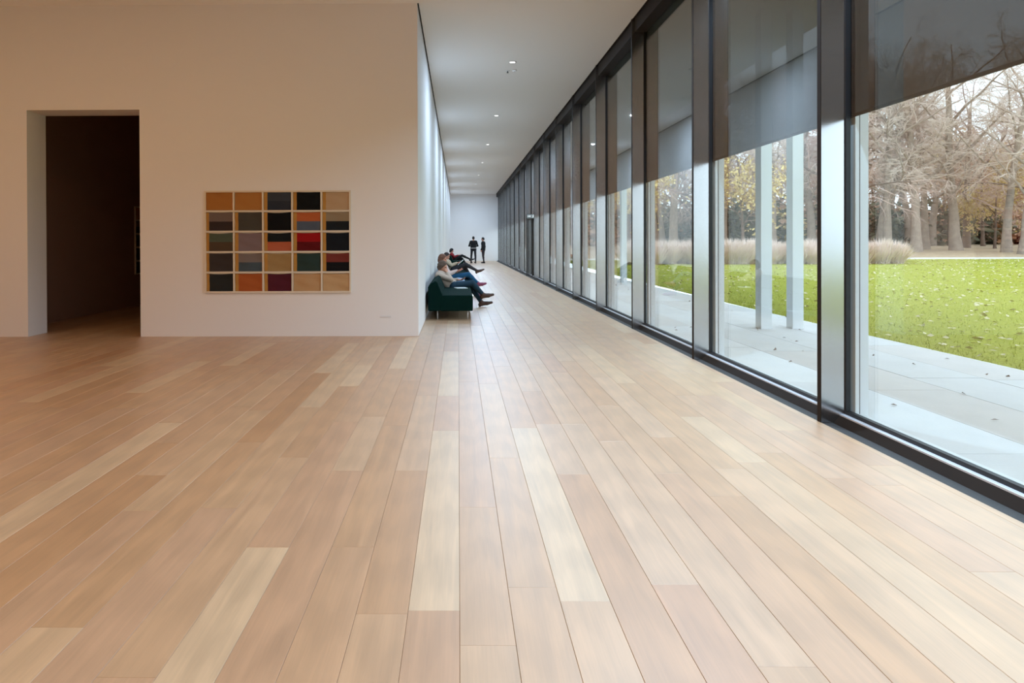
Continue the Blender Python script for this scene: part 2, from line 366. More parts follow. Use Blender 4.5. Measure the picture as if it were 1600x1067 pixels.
# ------------------------------------------------------------ textile grid on the wall (plain stand-in)
M_cream = mat('cream_board', srgb(226,214,194), .8, noise=.05, nscale=8)
M_cloth = attr_mat('woven_cloth', 'tint', .95, bump=.5, bscale=300)
def cloth_panel(parent, x, z, w_, h_, strip, bands, horiz, sag, y=-.012, name='cloth_panel'):
    nx, nz = 16, 12; V = []; C = []; F = []
    for j in range(nz+1):
        for i in range(nx+1):
            u, v = i/nx, j/nz
            zz = v*h_; zz -= sag*math.sin(math.pi*u)*v**3
            yy = y - .004*math.sin(7*u+3*v+sag*900) - .003*math.sin(11*v+5*u)
            V.append((x+u*w_, yy, z+zz))
    for j in range(nz):
        for i in range(nx):
            a = j*(nx+1)+i; F.append((a, a+1, a+nx+2, a+nx+1))
            u, v = (i+.5)/nx, (j+.5)/nz
            if strip and u < .1: c = strip
            else:
                q = v if horiz else (u-.1)/.9
                c = bands[min(len(bands)-1, int(q*len(bands)))]
            C += [srgb(*c)]*4
    me = bpy.data.meshes.new(name); me.from_pydata(V, [], F); me.materials.append(M_cloth)
    a = me.color_attributes.new('tint', 'FLOAT_COLOR', 'CORNER'); a.data.foreach_set('color', np.array(C, dtype=np.float32).ravel())
    return link(name, me, parent)
pal = [[(176,118,58),(180,124,64),(62,68,78),(13,15,15),(192,162,127)], [(120,104,98),(76,72,65),(9,9,11),(188,100,56),(150,132,106)],
       [(84,94,80),(130,113,116),(24,29,29),(160,16,21),(18,22,28)], [(62,54,51),(126,116,112),(164,134,88),(44,62,58),(120,52,44)], [(42,43,42),(176,94,46),(84,28,42),(195,156,112),(198,161,117)]]
low = {(0,2): (48,53,64), (1,0): (58,46,44), (1,3): (86,96,112), (1,4): (28,32,36), (2,0): (84,68,52), (2,2): (186,100,70), (2,3): (96,10,16), (3,1): (74,88,98), (3,4): (14,12,14)}
rows = [[([low[(j,i)], pal[j][i]] if (j,i) in low else [pal[j][i]], 1) for i in range(5)] for j in range(5)]   # plain one- or two-tone cloths
def textile_grid(name, loc, rz, label):
    A = empty(name, loc, rz); tag(A, label, 'artwork')
    Wd, Hg = 2.24, 1.56; cw, ch = Wd/5, Hg/5; b = .024
    fm = MB().box(0, Wd, -.004, 0, 0, Hg)
    fm.build('backing', M_cream, A)
    fb = MB()
    for i in range(6):
        xx = min(max(i*cw-b/2, 0), Wd-b); fb.box(xx, xx+b, -.03, -.004, 0, Hg)
    for j in range(6):
        zz = min(max(j*ch-b/2, 0), Hg-b)
        for i in range(5): fb.box(min(max(i*cw-b/2,0),Wd-b)+b, min(max((i+1)*cw-b/2,0),Wd-b), -.03, -.004, zz, zz+b)
    fb.build('frame_lattice', M_cream, A)
    r2 = random.Random(3)
    for j in range(5):
        for i in range(5):
            bands, hz = rows[j][i]
            x0 = i*cw + .016; z0 = (4-j)*ch + .016
            strip = (190,140,70) if (j, i) not in ((0,0),(0,1),(4,3),(4,4)) else None
            cloth_panel(A, x0, z0, cw-.034, ch-.034, strip, bands, hz, r2.uniform(.004,.014))
    return A
textile_grid('textile_artwork', (-3.88, YW, .669), 0, 'cream framed grid of twenty-five coloured cloth panels on white wall')
textile_grid('textile_artwork', (XD, 16.0, .72), R(90), 'cloth panel grid hanging in the dark room beyond the doorway')
pl = MB().box(-1.20, -1.03, YW-.006, YW, .285, .315).build('wall_plate', mat('plate_white', (.74,.74,.75), .5), bevel=.002)
tag(pl, 'small flush white plate low on the wall near the corner', 'plate')

# ------------------------------------------------------------ sofas
M_green = mat('dark_green_wool', (.002,.017,.014), .95, noise=.25, nscale=60, spec=.1, bump=.15, bscale=400)
M_leg = mat('white_steel', (.8,.8,.8), .35, metal=.3)
def sofa(y0, ln, label):
    s = empty('sofa', (XL+.05, y0, 0)); tag(s, label, 'sofa')
    # profile in x from the wall: back 0..0.26, seat to 0.83
    MB().prism_y([(.22,.16),(.83,.16),(.83,.43),(.80,.45),(.26,.45),(.22,.42)], 0, ln).build('seat', M_green, s, bevel=.022, seg=3)
    MB().prism_y([(0,.16),(.22,.16),(.27,.45),(.17,.70),(.13,.72),(.03,.66),(0,.60)], 0, ln).build('backrest', M_green, s, bevel=.022, seg=3)
    for yy in (.15, ln-.15):
        for xx in (.17, .735): MB().tube([(xx,yy,0),(xx,yy,.165)], .0105, 10).build('leg', M_leg, s, smooth=True)
    return s
sofa(13.0, 4.0, 'dark green sofa carrying the woman in beige and jeans')
sofa(17.1, 4.0, 'dark green sofa under the sitter in bright blue jeans')
sofa(22.2, 4.0, 'dark green sofa under the reader with brown boots')
sofa(37.2, 4.0, 'dark green sofa under the sitter in red')

# ------------------------------------------------------------ people: smooth-blended distance fields meshed as one surface
def mesh_field(prims, vox, cuts=(), name='body'):
    P = []
    for p in prims:
        if p[0] == 'c': _, a, b, r0, r1, k = p; P.append((np.minimum(a,b)-max(r0,r1), np.maximum(a,b)+max(r0,r1)))
        else: _, c, rad, rot, k = p; m_ = max(rad); P.append((np.array(c)-m_, np.array(c)+m_))
    lo = np.min([q[0] for q in P], 0) - 4*vox; hi = np.max([q[1] for q in P], 0) + 4*vox
    dim = np.ceil((hi-lo)/vox).astype(int) + 1
    D = np.full(dim, .2, dtype=np.float32)
    ax = [lo[i] + vox*np.arange(dim[i]) for i in range(3)]
    for p, (l, h) in zip(prims, P):
        mg = .06
        s = [slice(max(0, int((l[i]-mg-lo[i])/vox)), min(dim[i], int((h[i]+mg-lo[i])/vox)+2)) for i in range(3)]
        G = np.stack(np.meshgrid(ax[0][s[0]], ax[1][s[1]], ax[2][s[2]], indexing='ij'), -1)
        if p[0] == 'c':
            _, a, b, r0, r1, k = p; a = np.array(a, float); b = np.array(b, float); ba = b-a
            t = np.clip(((G-a)@ba)/max(1e-9, ba@ba), 0, 1); d = np.linalg.norm(G-a-t[..., None]*ba, axis=-1) - (r0+(r1-r0)*t)
        else:
            _, c, rad, rot, k = p; q = (G-np.array(c)) @ np.array(rot)      # rot columns = local axes
            q1 = np.linalg.norm(q/np.array(rad), axis=-1); q2 = np.linalg.norm(q/np.array(rad)**2, axis=-1)
            d = q1*(q1-1)/np.maximum(q2, 1e-6)
        old = D[tuple(s)]
        if k > 0:
            hh = np.clip(.5+.5*(old-d)/k, 0, 1); D[tuple(s)] = old*(1-hh)+d*hh - k*hh*(1-hh)
        else: D[tuple(s)] = np.minimum(old, d)
    if cuts:
        G = np.stack(np.meshgrid(*ax, indexing='ij'), -1)
        for c0, nn in cuts: D = np.maximum(D, (G-np.array(c0)) @ np.array(nn, float))
    # surface nets
    ins = D < 0; nx, ny, nz = dim
    cs = np.zeros((nx-1, ny-1, nz-1), int); acc = np.zeros((nx-1, ny-1, nz-1, 3)); cnt = np.zeros((nx-1, ny-1, nz-1))
    corner = [(i,j,k) for i in (0,1) for j in (0,1) for k in (0,1)]
    cut = lambda c: D[c[0]:nx-1+c[0], c[1]:ny-1+c[1], c[2]:nz-1+c[2]]
    for c in corner:
        for axn in range(3):
            if c[axn]: continue
            c2 = list(c); c2[axn] = 1; d0 = cut(c); d1 = cut(c2); x = (d0 < 0) != (d1 < 0)
            t = np.where(x, d0/np.where(np.abs(d0-d1) < 1e-9, 1e-9, d0-d1), 0)
            for q in range(3): acc[..., q] += np.where(x, (c[q] + (t if q == axn else 0)), 0)
            cnt += x
    act = cnt > 0; idx = np.full(act.shape, -1); idx[act] = np.arange(act.sum())
    ijk = np.argwhere(act); V = lo + vox*(ijk + acc[act]/cnt[act][:, None])
    Fs = []
    for axn in range(3):
        a1, a2 = (axn+1) % 3, (axn+2) % 3
        sl0 = [slice(1, dim[q]-1) for q in range(3)]; sl0[axn] = slice(0, dim[axn]-1); sl1 = list(sl0); sl1[axn] = slice(1, dim[axn])
        m0 = ins[tuple(sl0)]; m1 = ins[tuple(sl1)]
        for flip, msk in ((0, m0 & ~m1), (1, ~m0 & m1)):
            g = np.argwhere(msk); 
            for q in range(3):
                if q != axn: g[:, q] += 1
            def at(o1, o2):
                h2 = g.copy(); h2[:, a1] -= o1; h2[:, a2] -= o2; return idx[h2[:,0], h2[:,1], h2[:,2]]
            qd = np.stack([at(1,1), at(0,1), at(0,0), at(1,0)], 1)
            Fs.append(qd[:, ::-1] if flip else qd)
    F = np.concatenate(Fs); F = F[(F >= 0).all(1)]
    return V, F
I3 = np.eye(3)
def rotm(ang_y=0, ang_z=0):   # columns: local axes after pitching (about y) and turning (about z)
    cy, sy = math.cos(ang_y), math.sin(ang_y); cz, sz = math.cos(ang_z), math.sin(ang_z)
    Ry = np.array([[cy,0,sy],[0,1,0],[-sy,0,cy]]); Rz = np.array([[cz,-sz,0],[sz,cz,0],[0,0,1]])
    return Rz @ Ry
M_skin = attr_mat('skin', 'tint', .55, spec=.4)
def clothmat(name, c, bump=.2): return mat(name, srgb(*c), .9, noise=.12, nscale=25, bump=bump, bscale=60)
def lerp(a, b, t): return np.array(a)*(1-t) + np.array(b)*t
def hand(prims, wrist, direc, palmn, curl, side):
    """palm + four fingers + thumb; direc = along the hand, palmn = normal on the palm side"""
    d = np.array(direc, float); d /= np.linalg.norm(d); nrm = np.array(palmn, float); nrm -= d*(nrm@d); nrm /= np.linalg.norm(nrm)
    lat = np.cross(d, nrm)*side; w0 = np.array(wrist, float); pc = w0 + d*.085
    for o in (-.028, -.009, .010, .028): prims.append(('c', w0+d*.01+lat*o*.6, pc+lat*o, .014, .013, .012))
    for o, ln in ((-.030,.060), (-.010,.078), (.011,.084), (.031,.074)):
        b0 = pc+lat*o; a1 = curl*.6; p1 = b0 + (d*math.cos(a1)+nrm*math.sin(a1))*ln*.45
        a2 = curl*1.5; p2 = p1 + (d*math.cos(a2)+nrm*math.sin(a2))*ln*.32
        a3 = curl*2.2; p3 = p2 + (d*math.cos(a3)+nrm*math.sin(a3))*ln*.28
        prims += [('c', b0, p1, .0098, .0092, .004), ('c', p1, p2, .0092, .0088, .003), ('c', p2, p3, .0088, .0078, .003)]
    t0 = w0 + d*.03 + lat*.028; t1 = t0 + (d*.6+lat*.8)*.038; t2 = t1 + (d*.8+lat*.25+nrm*.5*curl)*.034
    prims += [('c', t0, t1, .0125, .0112, .008), ('c', t1, t2, .0112, .0092, .004)]
def person(name, label, J, face, garb, hairkind, hands, vox=.0095, sole=None):
    """J: joints in world coords (dict). face: (pitch, turn) of head, local +x is where the nose points.
       garb: dict with colours top, legs, shoes, hair, skin (sRGB)."""
    g = lambda k: np.array(J[k], float)
    root = empty(name, tuple((g('hipR')+g('hipL'))/2 * np.array([1,1,0])))
    base = np.array(root.location)
    for k in J: J[k] = tuple(np.array(J[k], float) - base)
    tag(root, label, 'person')
    hr = rotm(face[0], face[1]); hc = g('head'); lx = lambda x, y, z: hc + hr @ np.array([x, y, z])
    sc_ = garb.get('scale', 1.0)
    B = []
    sh = (g('shR')+g('shL'))/2; hp = (g('hipR')+g('hipL'))/2; wa = g('waist')
    def torso(e, k=.05):
        lat = g('shL')-g('shR'); lat /= np.linalg.norm(lat); w_ = garb.get('width', 1.0)
        o = []
        for s in (-1, 1):
            o += [('c', hp+lat*s*.075*w_, wa+lat*s*.06*w_, .105+e, .10+e, k), ('c', wa+lat*s*.06*w_, lerp(wa, sh, .75)+lat*s*.075*w_, .10+e, .105+e, k),
                  ('c', lerp(wa, sh, .75)+lat*s*.06, sh+lat*s*.10*w_, .10+e, .062+e, k)]
        return o
    def arm(s, e, k=.02, upto=1.0):
        a, b, c = g('sh'+s), g('el'+s), g('wr'+s); c2 = lerp(b, c, upto)
        return [('c', a, b, .056+e, .043+e, k), ('c', b, c2, .043+e, (.032 if upto < 1 else .027)+e, k)]
    def leg(s, e, k=.03, upto=1.0):
        a, b, c = g('hip'+s), g('kn'+s), g('an'+s); c2 = lerp(b, c, upto)
        cf = lerp(b, c, .3)
        return [('c', a, b, .088+e, .060+e, k), ('c', b, cf, .056+e, .055+e, k), ('c', cf, c2, .055+e, .038+e, k)]
    def foot(s, e, k=.02):
        a, t = g('an'+s), g('toe'+s); d = t-a; h = a - np.array([0,0,.0])
        dn = np.cross(d, [0,1,0]); dn /= np.linalg.norm(dn);  dn = dn if dn[2] < 0 else -dn
        heel = a + dn*.045 - d/np.linalg.norm(d)*.03
        return [('c', a, heel, .036+e, .032+e, k), ('c', heel, lerp(heel, t, .6), .033+e, .036+e, k), ('c', lerp(heel, t, .6), t, .036+e, .022+e, k), ('c', a, lerp(heel, t, .6), .036+e, .03+e, k)]
    B += torso(-.012); 
    for s in 'RL': B += arm(s, -.008) + leg(s, -.010) + foot(s, -.008)
    B += [('c', sh + (sh-wa)/np.linalg.norm(sh-wa)*.0, lx(-.02, 0, -.07), .058, .050, .03)]
    # head: cranium, face, jaw, nose, ears, brow
    B += [('e', lx(-.012, 0, .03), (.098,.076,.092), hr, .02), ('e', lx(.022, 0, -.035), (.070,.060,.085), hr, .025),
          ('c', lx(.055, 0, -.095), lx(.062, 0, -.085), .026, .024, .02), ('c', lx(.083, 0, .012), lx(.106, 0, -.030), .010, .014, .012),
          ('e', lx(.074, 0, -.062), (.018,.026,.010), hr, .008)]
    for s in (-1, 1):
        B += [('e', lx(-.005, s*.077, -.01), (.020,.010,.032), hr, .006), ('c', lx(.080, s*.018, .022), lx(.072, s*.045, .020), .010, .009, .01)]
    for s in 'RL':
        if s in hands:
            dirv, nrm, curl = hands[s]; hand(B, g('wr'+s), dirv, nrm, curl, 1 if s == 'R' else -1)
    V, F = mesh_field(B, vox)
    skin = srgb(*garb['skin']); C = np.tile(np.array(skin), (len(V), 1))
    L = (V-hc) @ hr
    eye = (L[:,0] > .055) & (np.abs(np.abs(L[:,1])-.032) < .013) & (np.abs(L[:,2]-.004) < .009); C[eye] = srgb(50,35,30)
    lip = (L[:,0] > .06) & (np.abs(L[:,1]) < .024) & (np.abs(L[:,2]+.062) < .009); C[lip] = srgb(150,80,75)
    link('body', np_mesh('body', V, F, M_skin, True, C), root)
    # clothing
    def piece(nm, pr, m, cuts=()):
        v, f = mesh_field(pr, vox, cuts); return link(nm, np_mesh(nm, v, f, m, True), root)
    up = (sh-wa)/np.linalg.norm(sh-wa)
    top = torso(garb.get('bulk', .012)) + arm('R', .010, upto=.95) + arm('L', .010, upto=.95)
    top += [('c', sh, sh+up*.03, .066, .060, .02)]
    hem = hp + (wa-hp)*garb.get('hem', -.25)
    piece(garb.get('topname', 'sweater'), top, clothmat(name+'_top', garb['top']), [(hem, tuple(-(wa-hp)/np.linalg.norm(wa-hp)))])
    lg = [('c', g('hipR'), g('hipL'), .105, .105, .04), ('c', hp, lerp(hp, wa, .7), .112, .108, .04)]
    for s in 'RL': lg += leg(s, .006, upto=.97)
    piece('trousers', lg, clothmat(name+'_trousers', garb['legs']))
    for s in 'RL':
        ft = foot(s, .006); a, kn = g('an'+s), g('kn'+s); ft += [('c', a, lerp(a, kn, garb.get('boot', .12)), .044, .046, .01)]
        v, f = mesh_field(ft, vox); sh_o = link('shoe', np_mesh('shoe', v, f, M_shoes[garb['shoes']], True), root)
        t_ = g('toe'+s); d_ = t_-a; dn_ = np.cross(d_, [0,1,0]); dn_ /= np.linalg.norm(dn_); dn_ = dn_ if dn_[2] < 0 else -dn_
        hl = a + dn_*.045 - d_/np.linalg.norm(d_)*.034; bl = hl + (t_-hl)*.6
        v, f = mesh_field([('c', hl+dn_*.012, hl+dn_*.034, .028, .025, .005), ('c', bl+dn_*.014, t_+dn_*.008, .030, .017, .008), ('c', hl+dn_*.012, bl+dn_*.012, .026, .028, .005)], vox)
        link('sole', np_mesh('sole', v, f, M_sole, True), sh_o)
    if garb.get('belt'):
        bb = lerp(hp, wa, .42); v, f = mesh_field(torso(garb.get('bulk', .012)+.006), vox, [(bb+up*.025, tuple(up)), (bb-up*.03, tuple(-up))])
        link('belt', np_mesh('belt', v, f, clothmat(name+'_belt', garb['belt']), True), root)
    # hair
    hs = [('e', lx(-.020, 0, .042), (.1025,.082,.096), hr, .02), ('e', lx(-.055, 0, -.005), (.066,.080,.085), hr, .02)]
    if hairkind == 'bob': hs += [('c', lx(-.02, s*.072, .02), lx(-.01, s*.076, -.06), .03, .024, .02) for s in (-1,1)] + [('c', lx(-.07,-.03,-.03), lx(-.07,.03,-.06), .045, .045, .02), ('c', lx(.058,-.03,.080), lx(.058,.035,.076), .020, .018, .02)]
    if hairkind == 'full': hs += [('c', lx(-.03, s*.075, .03), lx(-.035, s*.08, -.07), .04, .035, .03) for s in (-1,1)] + [('e', lx(-.05,0,-.04), (.075,.095,.095), hr, .03)]
    for k in range(30):     # strands lying over the skull
        a_ = -2.75 + 5.5*k/29; ca, sa = math.cos(a_), math.sin(a_); jit = math.sin(k*12.9)*.012
        rx_, ry_ = (.106, .087) if hairkind != 'short' else (.100, .080)
        low = -.075 if (hairkind != 'short' and abs(a_) > .9) else (-.03 if abs(a_) > 1.3 else .045)
        p0 = (-.03+jit, jit*.5, .126); p1 = (-.02+ca*-rx_*.7, sa*ry_*.7, .098+jit*.4); p2 = (-.02-ca*rx_, sa*ry_, .03+jit); p3 = (-.02-ca*rx_*.95, sa*ry_*.97, low+jit*1.5)
        for u_, v_ in ((p0,p1),(p1,p2),(p2,p3)): hs.append(('c', lx(*u_), lx(*v_), .010, .009, .005))
    cut_n = hr @ np.array([1.0, 0, -1.05 if hairkind == 'short' else -.6]); cuts = [(lx(.066, 0, .068), tuple(cut_n/np.linalg.norm(cut_n)))]
    v, f = mesh_field(hs, vox, cuts); link('hair', np_mesh('hair', v, f, mat(name+'_hair', srgb(*garb['hair']), .7, noise=.35, nscale=40, bump=.6, bscale=90), True), root)
    return root
M_sole = mat('dark_sole', (.02,.015,.012), .7)
M_shoes = {'brown': mat('brown_leather', srgb(72,46,34), .5, noise=.2, nscale=20), 'dark': mat('dark_leather', srgb(28,20,20), .5), 'plum': mat('plum_shoe', srgb(140,62,92), .6)}
def pix(y0):
    s_ = 1100.0/y0
    return lambda px, py, dy=0: ((px-717)/s_, y0+dy, EYE-(py-379.5)/s_)
# woman in beige sweater, chin on hand, legs crossed
q = pix(15.5)
J = dict(head=q(692.5,417.5,-.02), shR=q(687,430.5,-.16), shL=q(690,429,.17), elR=q(705.5,437,-.22), wrR=q(700,427.5,-.10), elL=q(703,440,.22), wrL=q(717,438.5,.08),
         waist=q(696.5,440.5), hipR=q(706.5,447.5,-.10), hipL=q(706.5,447.5,.10), knR=q(738.5,443.5,-.03), anR=q(755.5,461.5,.02), toeR=q(771,461.5,.03),
         knL=q(737,449,.12), anL=(.507,15.60,.095), toeL=(.735,15.62,.095))
person('person', 'seated person in beige sweater resting chin on hand, legs crossed, brown boots', J, (.30, -.25), dict(top=(196,176,160), legs=(22,52,70), shoes='brown', hair=(92,72,58), skin=(214,158,132), bulk=.022, hem=-.15), 'bob',
       {'R': ((-.25,.35,.85), (-.6,.5,.3), .7), 'L': ((1,-.1,.05), (0,-.2,1), .5)})
# second sitter, bright blue jeans
q = pix(18.5)
J = dict(head=q(692.5,405.5), shR=q(691,417.5,-.17), shL=q(692,417,.17), elR=q(702,429,-.22), wrR=q(714,424.5,-.08), elL=q(703,428,.22), wrL=q(715,424,.08),
         waist=q(697,428), hipR=q(704.5,434.5,-.10), hipL=q(704.5,434.5,.10), knR=q(732.5,430,-.05), anR=q(747.5,444,.0), toeR=q(759.5,444,.02),
         knL=q(731,434,.12), anL=(.47,18.60,.092), toeL=(.72,18.62,.04))
person('person', 'seated person with reddish fair hair, pale top and bright blue jeans', J, (.25, -.1), dict(top=(214,190,182), legs=(22,82,122), shoes='plum', hair=(124,82,62), skin=(214,150,125), bulk=.018, hem=-.1), 'full',
       {'R': ((1,.2,.1), (0,.3,1), .7), 'L': ((1,-.2,.1), (0,-.3,1), .7)})
# third sitter reading, ankle on knee
q = pix(24.4)
J = dict(head=q(698.8,401.2), shR=q(698.5,410,-.18), shL=q(699,409.5,.18), elR=q(705.5,415.5,-.25), wrR=q(714.5,412.2,-.12), elL=q(705.8,415.2,.25), wrL=q(714.8,411.8,.12),
         waist=q(702,416.5), hipR=q(707.5,421,-.10), hipL=q(707.5,421,.10), knR=q(728.5,414,-.10), anR=q(746,424,.02), toeR=q(756.5,422,.04),
         knL=q(728,420,.12), anL=(.47,24.52,.092), toeL=(.70,24.53,.04))
person('person', 'seated person in beige sweater and dark grey trousers reading, leg raised', J, (.35, 0), dict(top=(190,172,148), legs=(50,50,56), shoes='brown', hair=(62,48,46), skin=(205,150,130), bulk=.016, hem=-.1), 'short',
       {'R': ((1,.1,.1), (0,.3,1), .8), 'L': ((1,-.1,.1), (0,-.3,1), .8)}, vox=.011)
# fourth sitter in red
q = pix(39.0)
J = dict(head=q(706.6,392.6), shR=q(706,398.6,-.17), shL=q(706.3,398.4,.17), elR=q(710.5,402.2,-.24), wrR=q(716.3,399.9,-.08), elL=q(710.7,402,.24), wrL=q(716.5,399.7,.08),
         waist=q(708,402.6), hipR=q(711,405.6,-.10), hipL=q(711,405.6,.10), knR=q(722.8,400.2,-.08), anR=q(735.5,406,.02), toeR=q(742,405.6,.04),
         knL=q(722.5,405,.12), anL=(.51,39.12,.092), toeL=(.74,39.13,.04))
person('person', 'seated person in red sweater with dark hair and black trousers', J, (.35, 0), dict(top=(128,16,28), legs=(14,14,17), shoes='dark', hair=(14,11,12), skin=(205,145,130), bulk=.018, hem=-.1), 'full',
       {'R': ((1,.1,.1), (0,.3,1), .8), 'L': ((1,-.1,.1), (0,-.3,1), .8)}, vox=.012)
# standing pair
def stand(x, y, h, turn):
    c, s = math.cos(turn), math.sin(turn); k = h/1.80
    T = lambda a, b, z: (x + (a*c-b*s)*k, y + (a*s+b*c)*k, z*k)
    return T
T = stand(1.02, 47.7, 1.82, R(90))      # faces away, down the corridor
J = dict(head=T(.02,0,1.675), shR=T(0,-.19,1.46), shL=T(0,.19,1.46), elR=T(.02,-.29,1.17), wrR=T(.24,-.10,1.14), elL=T(.02,.29,1.17), wrL=T(.26,.08,1.17), waist=T(0,0,1.14),
         hipR=T(0,-.10,.94), hipL=T(0,.10,.94), knR=T(.02,-.13,.50), knL=T(.02,.14,.50), anR=T(-.01,-.14,.085), anL=T(-.01,.16,.085), toeR=T(.18,-.17,.03), toeL=T(.18,.19,.03))
person('person', 'standing person seen from behind in black top with pale belt line', J, (.1, R(90)), dict(top=(12,12,15), legs=(20,22,30), shoes='dark', hair=(16,13,12), skin=(190,140,120), bulk=.02, hem=.15, belt=(176,170,168), topname='shirt', width=1.1), 'short',
       {'R': ((.2,.9,.1), (-.9,.2,0), .5), 'L': ((-.2,-.9,-.1), (.9,-.2,0), .5)}, vox=.013)
T = stand(1.70, 48.2, 1.76, R(180-18))   # turned towards the other
J = dict(head=T(.03,0,1.675), shR=T(0,-.19,1.46), shL=T(0,.19,1.46), elR=T(-.06,-.24,1.16), wrR=T(.10,-.22,.93), elL=T(-.04,.24,1.16), wrL=T(.10,.22,.93), waist=T(-.02,0,1.14),
         hipR=T(0,-.10,.94), hipL=T(0,.10,.94), knR=T(.03,-.11,.50), knL=T(-.02,.11,.50), anR=T(-.01,-.11,.085), anL=T(-.08,.11,.085), toeR=T(.18,-.12,.03), toeL=T(.11,.13,.03))
person('person', 'standing person in dark jacket turned towards the other standing figure', J, (.1, R(180-18)), dict(top=(17,18,22), legs=(38,28,34), shoes='dark', hair=(20,15,14), skin=(196,146,126), bulk=.022, hem=-.45, topname='jacket'), 'short',
       {'R': ((.1,0,-1), (0,.9,0), .4), 'L': ((.1,0,-1), (0,-.9,0), .4)}, vox=.013)
# things they hold or left on the seats
M_paper = mat('paper', (.86,.86,.84), .7); M_phone = mat('phone_black', (.012,.012,.015), .25); M_blue = mat('light_blue_cloth', srgb(150,176,206), .9, bump=.4, bscale=40)
def slab(name, loc, rot, sx, sy, sz, m, label, cat, m2=None, part=None):
    e = empty(name, loc); e.rotation_euler = rot; tag(e, label, cat)
    MB().box(-sx/2, sx/2, -sy/2, sy/2, -sz/2, sz/2).build(part or 'body', m, e, bevel=min(sz*.3,.004))
    if m2: MB().box(-sx/2*.9, sx/2*.9, -sy/2*.9, sy/2*.9, sz/2, sz/2+.001).build('face', m2, e)
    return e
slab('magazine', (.05, 15.02, .457), (0,0,R(12)), .24, .30, .012, M_paper, 'white magazine lying on the near green sofa', 'magazine', mat('cover_print', (.62,.66,.66), .5), 'pages')
q = pix(15.5)
slab('phone', tuple(np.array(q(723,437.0,.06))), (0,R(-30),0), .14, .07, .010, M_phone, 'dark phone held over crossed jeans', 'phone', mat('phone_screen', (.03,.03,.04), .1), 'case')
q = pix(24.4)
slab('book', tuple(np.array(q(720.3,410.8,0))), (0,R(-42),0), .26, .36, .016, M_paper, 'pale open book held by the reader with brown boots', 'book', M_paper, 'pages')
q = pix(18.5)
slab('booklet', tuple(np.array(q(719,424,0))), (0,R(-28),0), .20, .26, .008, mat('booklet_pink', srgb(196,140,128), .7), 'pinkish booklet held by the sitter in blue jeans', 'booklet', None, 'pages')
q = pix(39)
slab('phone', tuple(np.array(q(719.4,398.9,0))), (0,R(-30),0), .15, .08, .010, mat('phone_lilac', srgb(150,140,180), .3), 'lilac phone held by the sitter in red', 'phone', None, 'case')
v, f = mesh_field([('e', (0,0,0), (.12,.09,.075), rotm(.2,0), .02), ('c', (-.06,-.04,-.02), (.08,.03,.02), .055, .04, .03), ('c', (.05,.05,0), (.11,-.03,-.03), .04, .03, .03)], .008)
b_ = link('bag', np_mesh('bag', v, f, M_blue, True), None, (.02, 16.35, .535)); tag(b_, 'light blue cloth bag on the seat between two sitters', 'bag')

# ------------------------------------------------------------ outdoors: terrace, lawn, columns
M_slab = mat('pale_paving', (.66,.65,.66), .7, noise=.12, nscale=3, bump=.15, bscale=40)
M_joint = mat('paving_bed', (.30,.28,.27), .9)
XT = 6.2
ter = MB().box(XG+.06, XT+.02, YB-2, 70, -.25, -.045).build('terrace', M_joint); S(ter, 'pale stone terrace between window wall and lawn', 'terrace')
rt = random.Random(11); xs = np.linspace(XG+.13, XT, 5)
tint_m = [mat('paving_tone_%s' % nm, c, .68, noise=.10, nscale=2.2, bump=.15, bscale=40) for nm, c in (('grey', (.68,.67,.68)), ('pink', (.67,.63,.62)), ('light', (.73,.72,.73)))]
for i in range(4):
    y = YB-1.5 + rt.uniform(0, 1.5)
    while y < 60:
        ln = 2.4; mb = MB().box(xs[i]+.004, xs[i+1]-.004, y+.004, y+ln-.004, -.06, rt.uniform(-.0015,.0015))
        mb.build('paving_slab', rt.choice(tint_m), ter); y += ln
def gz(x, y):     # gentle rise of the park
    t = max(0.0, y-14)
    z = .30*min(1, t/29)**1.4
    if y > 43: z += .55*min(1, (y-43)/18)
    if y > 61: z += .010*(y-61)
    return z
M_lawn = bpy.data.materials.new('lawn_grass'); M_lawn.use_nodes = True
nt = M_lawn.node_tree; p = nt.nodes['Principled BSDF']; tc = nt.nodes.new('ShaderNodeTexCoord')
n1 = nt.nodes.new('ShaderNodeTexNoise'); n1.inputs['Scale'].default_value = .6; n1.inputs['Detail'].default_value = 6
n2 = nt.nodes.new('ShaderNodeTexNoise'); n2.inputs['Scale'].default_value = 18; n2.inputs['Detail'].default_value = 6
nt.links.new(tc.outputs['Object'], n1.inputs[0]); nt.links.new(tc.outputs['Object'], n2.inputs[0])
mx = nt.nodes.new('ShaderNodeMix'); mx.data_type = 'RGBA'; mx.inputs[6].default_value = (.28,.295,.028,1); mx.inputs[7].default_value = (.40,.375,.066,1); nt.links.new(n1.outputs['Fac'], mx.inputs[0])
mm = nt.nodes.new('ShaderNodeMapRange'); mm.inputs[1].default_value = .3; mm.inputs[2].default_value = .7; mm.inputs[3].default_value = .7; mm.inputs[4].default_value = 1.2; nt.links.new(n2.outputs['Fac'], mm.inputs[0])
vm = nt.nodes.new('ShaderNodeVectorMath'); vm.operation = 'SCALE'; nt.links.new(mx.outputs[2], vm.inputs[0]); nt.links.new(mm.outputs[0], vm.inputs['Scale'])
nt.links.new(vm.outputs[0], p.inputs['Base Color']); p.inputs['Roughness'].default_value = .9; p.inputs['Specular IOR Level'].default_value = .1
bp = nt.nodes.new('ShaderNodeBump'); bp.inputs['Strength'].default_value = .8; bp.inputs['Distance'].default_value = .04; nt.links.new(n2.outputs['Fac'], bp.inputs['Height']); nt.links.new(bp.outputs[0], p.inputs['Normal'])
